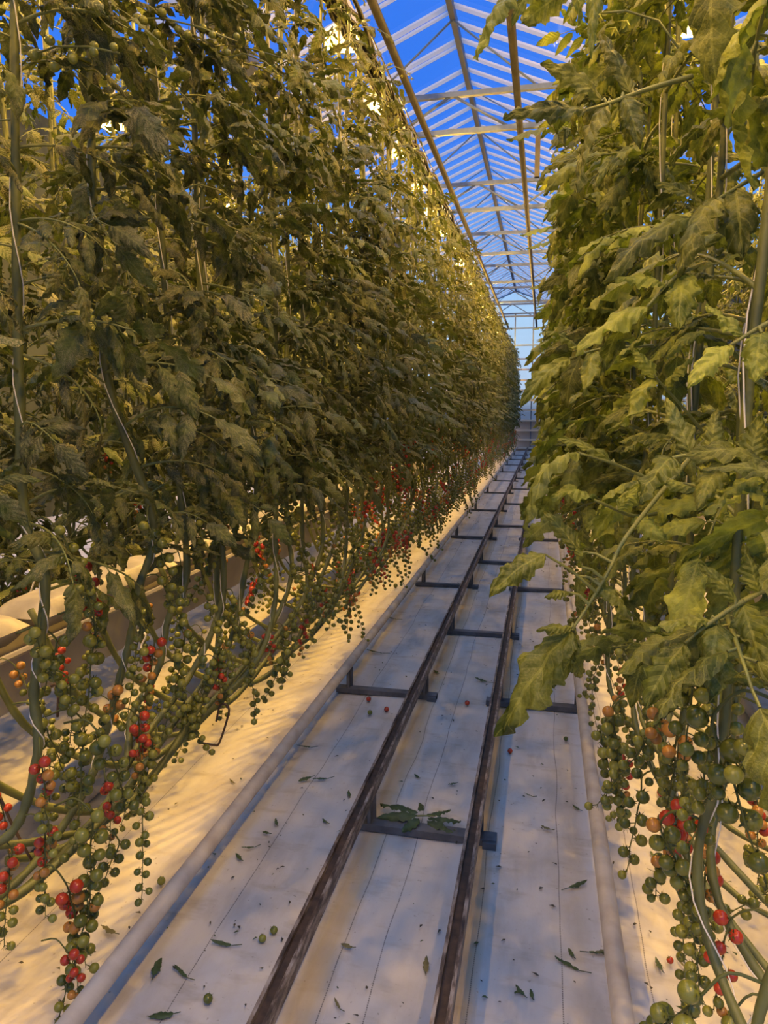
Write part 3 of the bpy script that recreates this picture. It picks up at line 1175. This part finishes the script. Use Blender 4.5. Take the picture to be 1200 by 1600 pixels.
hook([(338, 1127), (343, 1105), (350, 1100), (357, 1106), (356, 1120), (343, 1160), (335, 1164), (316, 1161)], 2.35, 'bent brown wire hook hanging below the left stems over the yellow floor')
hook([(80, 1072), (88, 1070), (91, 1085), (90, 1120)], 1.75, 'small black wire hook beside the nearest left stem')
hook([(0, 1245), (20, 1290), (50, 1345)], 1.6, 'straight dark support rod leaning at the left frame edge')
# narrow cream strip in the foliage
mb = MB()
mb.box((0, 0, 0), (.004, .012, .075))
tag(link('cream_strip', mb.mesh('cream_strip', [simple('strip_cream', (.7, .66, .5), .6)], False), None, at(285, 628, 2.0)), 'small narrow cream strip among the dark leaves of the left row', 'tag')

# ------------------------------------------------------------------ roof
XRG, ZRG, HS, ZG = -1.28, 6.65, 2.27, 5.71
ceil = tag(empty('ceiling', (XRG, 0, ZG)), 'pitched glass roof with white glazing bars', kind='structure')
for sgn, nm in ((-1, 'l'), (1, 'r')):
    mb = MB()
    b = [(XRG, -3), (XRG + sgn * HS, -3), (XRG + sgn * HS, 31), (XRG, 31)]
    zz = [ZRG, ZG, ZG, ZRG]
    for (x_, y_), z_ in zip(b, zz):
        mb.v.append(Vector((x_ - XRG, y_, z_ - ZG + .03)))
    mb.face((0, 1, 2, 3))
    link('glass_pane', mb.mesh('glass_pane', [M['glass']], False), ceil)
slope = math.atan2(ZRG - ZG, HS)
LEN = math.hypot(HS, ZRG - ZG)


def bar_mesh(w, h):
    mb = MB()
    mb.box((0, 0, 0), (LEN, w, h))
    return mb.mesh('glazing_bar', [M['bar']], False)


BAR, BAR2 = bar_mesh(.10, .026), bar_mesh(.055, .026)
for sgn in (-1, 1):
    y = 6.17
    while y < 31:
        near_vent = sgn < 0 and y < 11.1
        if near_vent:
            ysx = (y, y + .14)
            st = .86
        else:
            ysx = (y,)
            st = .43
        for q in ysx:
            link('glazing_bar', BAR if q == y else BAR2, ceil, (sgn * HS / 2, q, (ZRG - ZG) / 2), (0, sgn * slope, 0))
        y += st
mb = MB()
mb.box((0, 14, 0), (.07, 34, .12))
link('ridge_beam', mb.mesh('ridge_beam', [M['ridge']], False), ceil, (0, 0, ZRG - ZG - .05))
for sgn in (-1, 1):
    mb = MB()
    mb.box((0, 14, 0), (.22, 34, .12))
    link('roof_gutter', mb.mesh('roof_gutter', [M['ridge']], False), ceil, (sgn * HS, 0, -.03))
# neighbour spans, only their near slopes
for sgn in (-1, 1):
    mb = MB()
    mb.v += [Vector((sgn * HS, -3, .03)), Vector((sgn * HS * 2, -3, ZRG - ZG + .03)), Vector((sgn * HS * 2, 31, ZRG - ZG + .03)), Vector((sgn * HS, 31, .03))]
    mb.face((0, 1, 2, 3))
    link('glass_pane', mb.mesh('glass_pane', [M['glass']], False), ceil)
    for k in range(16):
        link('glazing_bar', BAR, ceil, (sgn * HS * 1.5, 2.6 + k * .8, (ZRG - ZG) / 2), (0, -sgn * slope, 0))

# lattice trusses
ZT, ZB = 5.65, 5.2
for k in range(6):
    yy = 9.76 + 3.64 * k
    if yy > 30.4:
        break
    root = tag(empty('roof_truss', (XRG, yy, ZB)), f'{ORD[k]} steel lattice truss across the roof counted from the camera', 'roof truss', 'lattice roof trusses')
    for nm, z in (('upper_chord', ZT), ('lower_chord', ZB)):
        mb = MB()
        mb.box((0, 0, z - ZB), (2 * HS + .6, .06, .06))
        link(nm, mb.mesh(nm, [M['roofsteel']], False), root)
    nseg = 6
    for q in range(nseg):
        x0 = -HS + q * 2 * HS / nseg
        x1 = x0 + 2 * HS / nseg
        za, zb = (0, ZT - ZB) if q % 2 == 0 else (ZT - ZB, 0)
        mb = MB()
        mb.tube([(x0, 0, za), (x1, 0, zb)], .018, 6)
        link('diagonal', mb.mesh('diagonal', [M['roofsteel']]), root)
    for sx in (-1, 1):
        mb = MB()
        mb.tube([(sx * 1.1, 0, ZT - ZB), (0, 0, ZRG - ZB - .1)], .014, 6)
        link('diagonal', mb.mesh('diagonal', [M['roofsteel']]), root)
    mb = MB()
    mb.tube([(-HS * .55, .3, 0), (-.1, 2.0, ZRG - ZB - .15)], .010, 6)
    link('wind_brace', mb.mesh('wind_brace', [M['roofsteel']]), root)
    mb = MB()
    mb.tube([(HS * .55, .3, 0), (.1, 2.0, ZRG - ZB - .15)], .010, 6)
    link('wind_brace', mb.mesh('wind_brace', [M['roofsteel']]), root)
pipe('overhead_pipe', [(-1.56, 2, 5.13), (-1.56, 30.8, 5.13)], .04, M['tube'], 'brown grey pipe running under the roof trusses on the left above the aisle', 'pipe', group='pipes under the roof')
pipe('overhead_pipe', [(-.40, 2, 5.13), (-.40, 30.8, 5.13)], .04, M['tube'], 'brown grey pipe running under the roof trusses on the right above the aisle', 'pipe', group='pipes under the roof')
mb = MB()
mb.box((0, 0, -.12), (.06, .06, .5))
tag(link('hanging_bracket', mb.mesh('hanging_bracket', [M['tube']], False), None, at(840, 240, 9.2) + Vector((0, 0, .1))), 'short dark bracket hanging from the roof beside the right pipe', 'bracket')

# ------------------------------------------------------------------ grow lamps and their cables
def lamp_parts():
    mb = MB()
    mb.box((0, 0, .24), (.13, .30, .13))
    mb.box((0, 0, .33), (.03, .03, .12))
    house = mb.mesh('housing', [M['lampbody']], False)
    mb = MB()
    ring = []
    for z, hx, hy in ((.16, .05, .08), (.10, .12, .12), (.03, .16, .14)):
        ring.append([Vector((sx * hx, sy * hy, z)) for sx, sy in ((-1, -1), (1, -1), (1, 1), (-1, 1))])
    for r in ring:
        mb.v += r
    for a in range(2):
        for k in range(4):
            k2 = (k + 1) % 4
            mb.face((a * 4 + k, a * 4 + k2, a * 4 + 4 + k2, a * 4 + 4 + k))
    mb.face((0, 1, 2, 3))
    refl = mb.mesh('reflector', [M['reflector']], False)
    mb = MB()
    mb.tube([(0, -.09, .03), (0, -.08, .03), (0, .08, .03), (0, .09, .03)], [.012, .022, .022, .012], 10)
    bulb = mb.mesh('bulb', [M['bulb']])
    return house, refl, bulb


HOUSE, REFL, BULB = lamp_parts()
LAMP_W = 215
LC = (1.0, .54, .07)


def lamp(x, y, label, group):
    root = tag(empty('grow_lamp', (x, y, 4.5)), label, 'grow lamp', group)
    link('housing', HOUSE, root)
    link('reflector', REFL, root)
    link('bulb', BULB, root)
    ld = bpy.data.lights.get('sodium_light') or bpy.data.lights.new('sodium_light', 'POINT')
    ld.energy = LAMP_W
    ld.color = LC
    ld.shadow_soft_size = .05
    lo = bpy.data.objects.new('lamp_light', ld)
    COL.objects.link(lo)
    lo.parent = root
    lo.location = (0, 0, -.01)


for k in range(19):
    yy = 2.2 + 1.25 * k if k < 14 else 2.2 + 1.25 * 13 + 2.2 * (k - 13)
    lamp(-1.65, yy, f'glowing sodium grow lamp above the left row, {ORD[k] if k < 16 else "one of the farthest"}' + (' from the camera' if k < 16 else ' along the row'), 'sodium grow lamps above the left row')
for k in range(4):
    lamp(-1.65, .95 - 1.25 * k, f'sodium grow lamp above the left row, {ORD[k]} one behind the camera', 'sodium grow lamps behind the camera')
for k in range(16):
    lamp(1.1, -1.2 + 1.25 * k, f'sodium grow lamp above the right row, hidden behind its leaves, {ORD[k]} along the row', 'sodium grow lamps above the right row')
for k in range(6):
    lamp(-4.4, 1.0 + 3.0 * k, f'sodium grow lamp over the next row to the left, {ORD[k]} from the camera', 'sodium grow lamps over the next row')
mb = MB()
mb.box((0, 15.5, 0), (.05, 30, .05))
tag(link('lamp_rail', mb.mesh('lamp_rail', [M['zinc']], False), None, (-1.70, 0, 4.91)), 'steel rail carrying the lamps above the left row', 'rail')
root = tag(empty('cable_bundle', (-1.46, 0, 4.30)), 'messy bundle of black cables running along beside the left row of lamps', 'cables')
for k in range(14):
    rng = random.Random(k)
    pts = []
    yy = 3.0
    ox, oz = rng.uniform(-.05, .07), rng.uniform(0, .10)
    while yy < 30:
        pts.append((ox + rng.uniform(-.04, .04), yy, oz + rng.uniform(-.05, .05)))
        yy += .35
    mb = MB()
    mb.tube(spline(pts, 3), rng.uniform(.010, .019), 6)
    link('cable', mb.mesh('cable', [M['cable']]), root)
for k, x in enumerate((-.10, .06)):
    mb = MB()
    mb.tube([(x, 3, .16 + .05 * k), (x, 30, .16 + .05 * k)], .006, 5)
    link('cable', mb.mesh('cable', [M['cable']]), root)

# ------------------------------------------------------------------ end wall and side walls
YE = 31.0
wall = tag(empty('wall_back', (XRG, YE, 0)), 'glazed end wall with cream rails and solid cream panels at its foot', kind='structure')
mb = MB()
mb.box((0, .06, .62), (14, .08, 1.24))
link('solid_panel', mb.mesh('solid_panel', [M['cream']], False), wall)
mb = MB()
mb.v += [Vector((-7, .05, 1.24)), Vector((7, .05, 1.24)), Vector((7, .05, ZG)), Vector((HS, .05, ZG)), Vector((0, .05, ZRG)), Vector((-HS, .05, ZG)), Vector((-7, .05, ZG))]
mb.face(range(7))
link('glass_pane', mb.mesh('glass_pane', [M['glass']], False), wall)
for z in (.12, .46, .86, 1.28, 1.72, 2.12, 2.54, 2.96, 3.4, 3.84, 4.4, 5.1, 5.7):
    mb = MB()
    mb.box((0, -.03, z), (14, .10, .07 if z < 4 else .05))
    link('wall_rail', mb.mesh('wall_rail', [M['creamrail'] if z < 4 else M['roofsteel']], False), wall)
for x in (-5.2, -3.9, -2.27, -1.0, .0, .75, 1.5, 2.27, 3.9, 5.2):
    mb = MB()
    mb.box((x, -.0, ZG / 2), (.05, .05, ZG))
    link('mullion', mb.mesh('mullion', [M['roofsteel']], False), wall)
for sgn in (-1, 1):
    mb = MB()
    mb.tube([(0, -.02, ZRG - .03), (sgn * HS, -.02, ZG)], .035, 6)
    link('gable_beam', mb.mesh('gable_beam', [M['roofsteel']]), wall)
for nm, x in (('left', -7.5), ('right', 6.0)):  # side walls made opaque and dark to block skylight, standing in for crop rows
    w_ = tag(empty('wall_' + nm, (x, 14, 0)), kind='structure')
    mb = MB()
    mb.box((0, 0, 3.0), (.1, 36, 6.0))
    link('solid_panel', mb.mesh('solid_panel', [M['sidewall']], False), w_)
# snow-free ground outside
mb = MB()
mb.v += [Vector((-60, -30, -.06)), Vector((60, -30, -.06)), Vector((60, 120, -.06)), Vector((-60, 120, -.06))]
mb.face((0, 1, 2, 3))
tag(link('ground', mb.mesh('ground', [simple('outside_ground', (.10, .11, .14), .9)], False)), kind='structure')

# ------------------------------------------------------------------ things fallen on the floor
def fallen_leaf(px, py, size, kind, label, rot, dry=False, group=None):
    rng = random.Random(int(px * 7 + py))
    size *= 1.25
    mb = MB()
    mat = M['fallen_dry'] if dry else M['fallen']
    if kind == 'leaflet':
        leaflet(mb, Matrix.Identity(4), size, size * .5, rng, 14, 2, rng.uniform(-.4, .4), .35, .2, 4)
        mb.tube([(0, 0, 0), (.002, -size * .25, .002)], .0015, 4)
    elif kind == 'curl':
        leaflet(mb, Matrix.Identity(4), size, size * .32, rng, 14, 2, -.3, 1.1, .1, 3)
        mb.tube([(0, 0, 0), (.006, -size * .45, .004)], .0015, 4)
    else:
        compound_leaf(mb, rng, size, 14, 2, 6, droop=.5)
    low = min(v.z for v in mb.v)
    p = ground(px, py, 0.002)
    me = mb.mesh('fallen_leaf', [mat, M['petiole']])
    o = link('fallen_leaf', me, None, (p.x, p.y, .002 - low), (0, 0, rot))
    return tag(o, label, 'fallen leaf', group or 'leaves fallen on the floor')


FL = [
    (180, 1460, .05, 'leaflet', 'pale fallen leaf on yellow-lit floor left of the left heating pipe', 1.3, True),
    (240, 1530, .06, 'leaflet', 'upright green fallen leaf with stalk between left pipe and left rail', .2, False),
    (292, 1528, .05, 'curl', 'curled dark fallen leaf just right of the upright green leaf', 1.1, False),
    (272, 1586, .055, 'leaflet', 'green fallen leaf at the bottom frame edge left of the rail', 1.9, False),
    (362, 1478, .055, 'curl', 'dark rolled fallen leaf lying across the seam left of the rail', 1.6, False),
    (377, 1345, .035, 'leaflet', 'small oval fallen leaf near the pipe, lower of the pair below the seam', .9, False),
    (398, 1324, .04, 'curl', 'small narrow dark leaf scrap left of the seam', 2.0, False),
    (421, 1305, .03, 'leaflet', 'roundish pale green leaf scrap under a darker one left of the seam', 1.2, False),
    (433, 1290, .034, 'leaflet', 'roundish dark leaf scrap above a paler one left of the seam', .5, False),
    (487, 1217, .05, 'leaflet', 'green fallen leaf with long stalk beside the seam', 2.2, False),
    (512, 1217, .055, 'curl', 'narrow dark fallen leaf between the seam and left rail', 2.0, False),
    (486, 1168, .06, 'curl', 'dark curled fallen leaf right of the left heating pipe, farther up', 1.7, False),
    (546, 1246, .04, 'leaflet', 'small green leaf touching the outer side of left rail', .3, False),
    (512, 1287, .03, 'leaflet', 'tiny dark leaf scrap left of the left rail beside the first support', .9, False),
    (551, 1482, .032, 'leaflet', 'small pale leaf scrap alone on the white floor between rails near the front', 1.4, True),
    (531, 1577, .03, 'curl', 'crumpled brown leaf scrap between the rails at the bottom', .7, True),
    (665, 1520, .045, 'leaflet', 'pale star-shaped leaf scrap close to the right rail', .1, True),
    (655, 1216, .03, 'leaflet', 'small green leaf scrap between the rails beyond the leaf heap', .8, False),
    (713, 1225, .03, 'leaflet', 'small green leaf scrap beside the right rail beyond the leaf heap', 2.0, False),
    (889, 1388, .06, 'curl', 'dark green fallen leaf on the seam in the right strip', -1.0, False),
    (919, 1488, .045, 'curl', 'narrow dark green leaf beside the right heating pipe, near the front', -1.5, False),
    (931, 1490, .04, 'leaflet', 'pale green leaf under the narrow dark one by the right pipe', -1.3, True),
    (905, 1517, .06, 'curl', 'long green leaf with stalk, frontmost on the right strip seam', 1.2, False),
    (896, 1497, .03, 'leaflet', 'small dark leaf scrap on the seam between two green leaves', .4, False),
    (819, 1557, .035, 'leaflet', 'small green leaf scrap near the bottom between right rail and seam', .6, False),
    (832, 1562, .028, 'leaflet', 'tiny upright leaf scrap right of another near the bottom edge', .2, False),
    (862, 1297, .035, 'leaflet', 'pale green leaf scrap left of the seam in the right strip', 1.2, True),
    (906, 1266, .035, 'leaflet', 'small green leaf scrap between the seam and right heating pipe', .7, False),
    (832, 1245, .03, 'curl', 'dark leaf crumb in the middle of the bluish right strip', 1.2, False),
    (1034, 1517, .04, 'leaflet', 'green fallen leaf right of the right heating pipe near the front', .2, False),
    (1069, 1511, .03, 'curl', 'thin dry leaf scrap right of the green leaf beyond right pipe', .4, True),
    (1022, 1340, .03, 'leaflet', 'dark round leaf crumb on the yellow-lit floor by the right seam', .2, False),
    (1030, 1366, .035, 'curl', 'dry twiggy scrap on yellow-lit floor by the right seam', 1.2, True),
    (365, 1224, .03, 'leaflet', 'brown leaf scrap on yellow floor beside the left heating pipe', .9, True),
    (620, 968, .08, 'curl', 'long dark leaf scrap beyond the third left support', 1.3, False),
    (598, 1021, .09, 'curl', 'dark leaf litter scrap between left pipe and left rail at mid distance', 1.5, False),
    (762, 1066, .07, 'curl', 'small green leaf scrap beside the right rail at mid distance', 1.2, False),
    (684, 1054, .06, 'leaflet', 'green leaf scrap between the rails just past the second left support', .5, False),
]
for a in FL:
    fallen_leaf(*a[:3], a[3], a[4], a[5], a[6])
# leaf heap lying on the first support
rng = random.Random(21)
mb = MB()
for k in range(7):
    ang = (-1.9, -1.35, -.8, 2.6, 1.7, 1.2, .3)[k]
    mx = Matrix.Translation((.0, 0, .005 + .004 * k)) @ Matrix.Rotation(ang, 4, 'Z') @ Matrix.Translation((0, .02, 0))
    leaflet(mb, mx, (.17, .13, .12, .10, .16, .18, .07)[k], (.075, .07, .06, .07, .075, .07, .05)[k], rng, 18, 2, .25, .3, .5, 4)
mb.tube([(-.05, 0, .012), (0, 0, .02), (.05, .01, .02)], .003, 6, 1)
p = ground(660, 1282, .03)
tag(link('fallen_leaf', mb.mesh('fallen_leaf', [M['fallen'], M['petiole']]), None, (p.x, p.y, .03)), 'large whole fallen tomato leaf spread over the nearest rail support', 'fallen leaf', 'leaves fallen on the floor')
# fallen tomatoes
FT = [
    (252, 1376, .014, 0, 'green tomato lying on yellow floor left of the left heating pipe'),
    (325, 1560, .013, 1, 'dark green tomato with calyx near the bottom, beside the left seam'),
    (410, 1466, .012, 2, 'left one of two pale green fruits next to the left rail'),
    (428, 1453, .012, 0, 'right one of two green fruits next to the left rail'),
    (730, 1098, .014, 4, 'lone red tomato between the rails at mid distance'),
    (797, 1173, .012, 4, 'red tomato right of the right rail under the hanging leaf'),
    (576, 1092, .014, 4, 'brownish red tomato in front of the first left support'),
    (604, 1108, .014, 4, 'red tomato beside the left rail in front of first left support'),
    (578, 1113, .013, 0, 'small green fruit between two red tomatoes by the left rail'),
    (1033, 1238, .017, 4, 'squashed red tomato on the floor right of the right heating pipe'),
    (1047, 1500, .010, 4, 'dark red berry-sized tomato beside the green leaf right of right pipe'),
    (884, 1154, .011, 1, 'small dark fruit on the right strip below the hanging leaf'),
    (618, 915, .02, 1, 'dark fruit on the floor beside the third left support'),
    (560, 926, .02, 4, 'dark red tomato by the left heating pipe at mid distance'),
]
for px, py, r, c, lab in FT:
    p = ground(px, py, r)
    root = link('fallen_tomato', TOM[c], None, (p.x, p.y, r * .95), (.4, .3, px * .1), r)
    tag(root, lab, 'tomato', 'tomatoes fallen on the floor')
    mb = MB()
    for k in range(5):
        a = k * 2 * PI / 5
        e = Vector((math.cos(a), math.sin(a), .95))
        s = Vector((-math.sin(a), math.cos(a), 0)) * .14
        b = len(mb.v)
        mb.v += [Vector((0, 0, .97)) + s, Vector((0, 0, .97)) - s, e * .95 + Vector((0, 0, .12))]
        mb.face((b, b + 1, b + 2))
    link('calyx', mb.mesh('calyx', [M['calyx']]), root)
# countless crumbs
rng = random.Random(12)
mb = MB()
for k in range(900):
    yy = 1.6 + 11 * rng.random() ** 1.6
    xx = rng.uniform(-1.9, .95)
    if xx > .35 and rng.random() < .5 or (min(abs(xx - X_RL), abs(xx - X_RR), abs(xx - X_PL), abs(xx - X_PR)) < .04):
        continue
    s = rng.uniform(.003, .010) * (1 + yy * .10)
    a = rng.random() * 6.28
    mx = Matrix.Rotation(a, 3, 'Z')
    b = len(mb.v)
    c = Vector((xx, yy, .004))
    for q in ((-1, -.3, 0), (-.2, -.5, .3), (1, 0, .1), (.3, .45, .35), (-.5, .35, .1)):
        mb.v.append(c + mx @ (Vector((q[0] * rng.uniform(.5, 1.2), q[1] * rng.uniform(.4, 1.2), q[2])) * s))
    mb.face((b, b + 1, b + 2, b + 3, b + 4), 0 if rng.random() < .75 else 1)
tag(link('leaf_litter', mb.mesh('leaf_litter', [M['crumb'], M['fallen']], False)), 'tiny dark leaf crumbs strewn over the white floor', 'litter', kind='stuff')

# ------------------------------------------------------------------ world
w = bpy.data.worlds.new('dusk_sky')
scn.world = w
w.use_nodes = True
nt = w.node_tree
nt.nodes.clear()
out = nt.nodes.new('ShaderNodeOutputWorld')
bg = nt.nodes.new('ShaderNodeBackground')
tc = nt.nodes.new('ShaderNodeTexCoord')
sep = nt.nodes.new('ShaderNodeSeparateXYZ')
nt.links.new(tc.outputs['Generated'], sep.inputs[0])
c = ramp(nt, sep.outputs[2], [(0, (.10, .14, .24)), (.03, (.50, .64, .84)), (.13, (.45, .68, .95)), (.22, (.16, .40, .92)), (.34, (.045, .22, .93)), (.60, (.040, .20, .90)), (.76, (.46, .96, 2.1)), (1.0, (.75, 1.4, 2.7))])  # bright zenith stops added above the view to whiten the roof bars
nt.links.new(c, bg.inputs[0])
bg.inputs[1].default_value = 1.0
nt.links.new(bg.outputs[0], out.inputs[0])

vs = scn.view_settings
vs.view_transform = 'Standard'
vs.look = 'None'
vs.exposure = 0.0
vs.gamma = 1.0
vs.use_curve_mapping = False
scn.cycles.use_denoising = True
scn.cycles.adaptive_threshold = .015
scn.cycles.max_bounces = 6
scn.cycles.diffuse_bounces = 2
scn.cycles.transmission_bounces = 3
scn.cycles.transparent_max_bounces = 12
scn.cycles.sample_clamp_indirect = 6
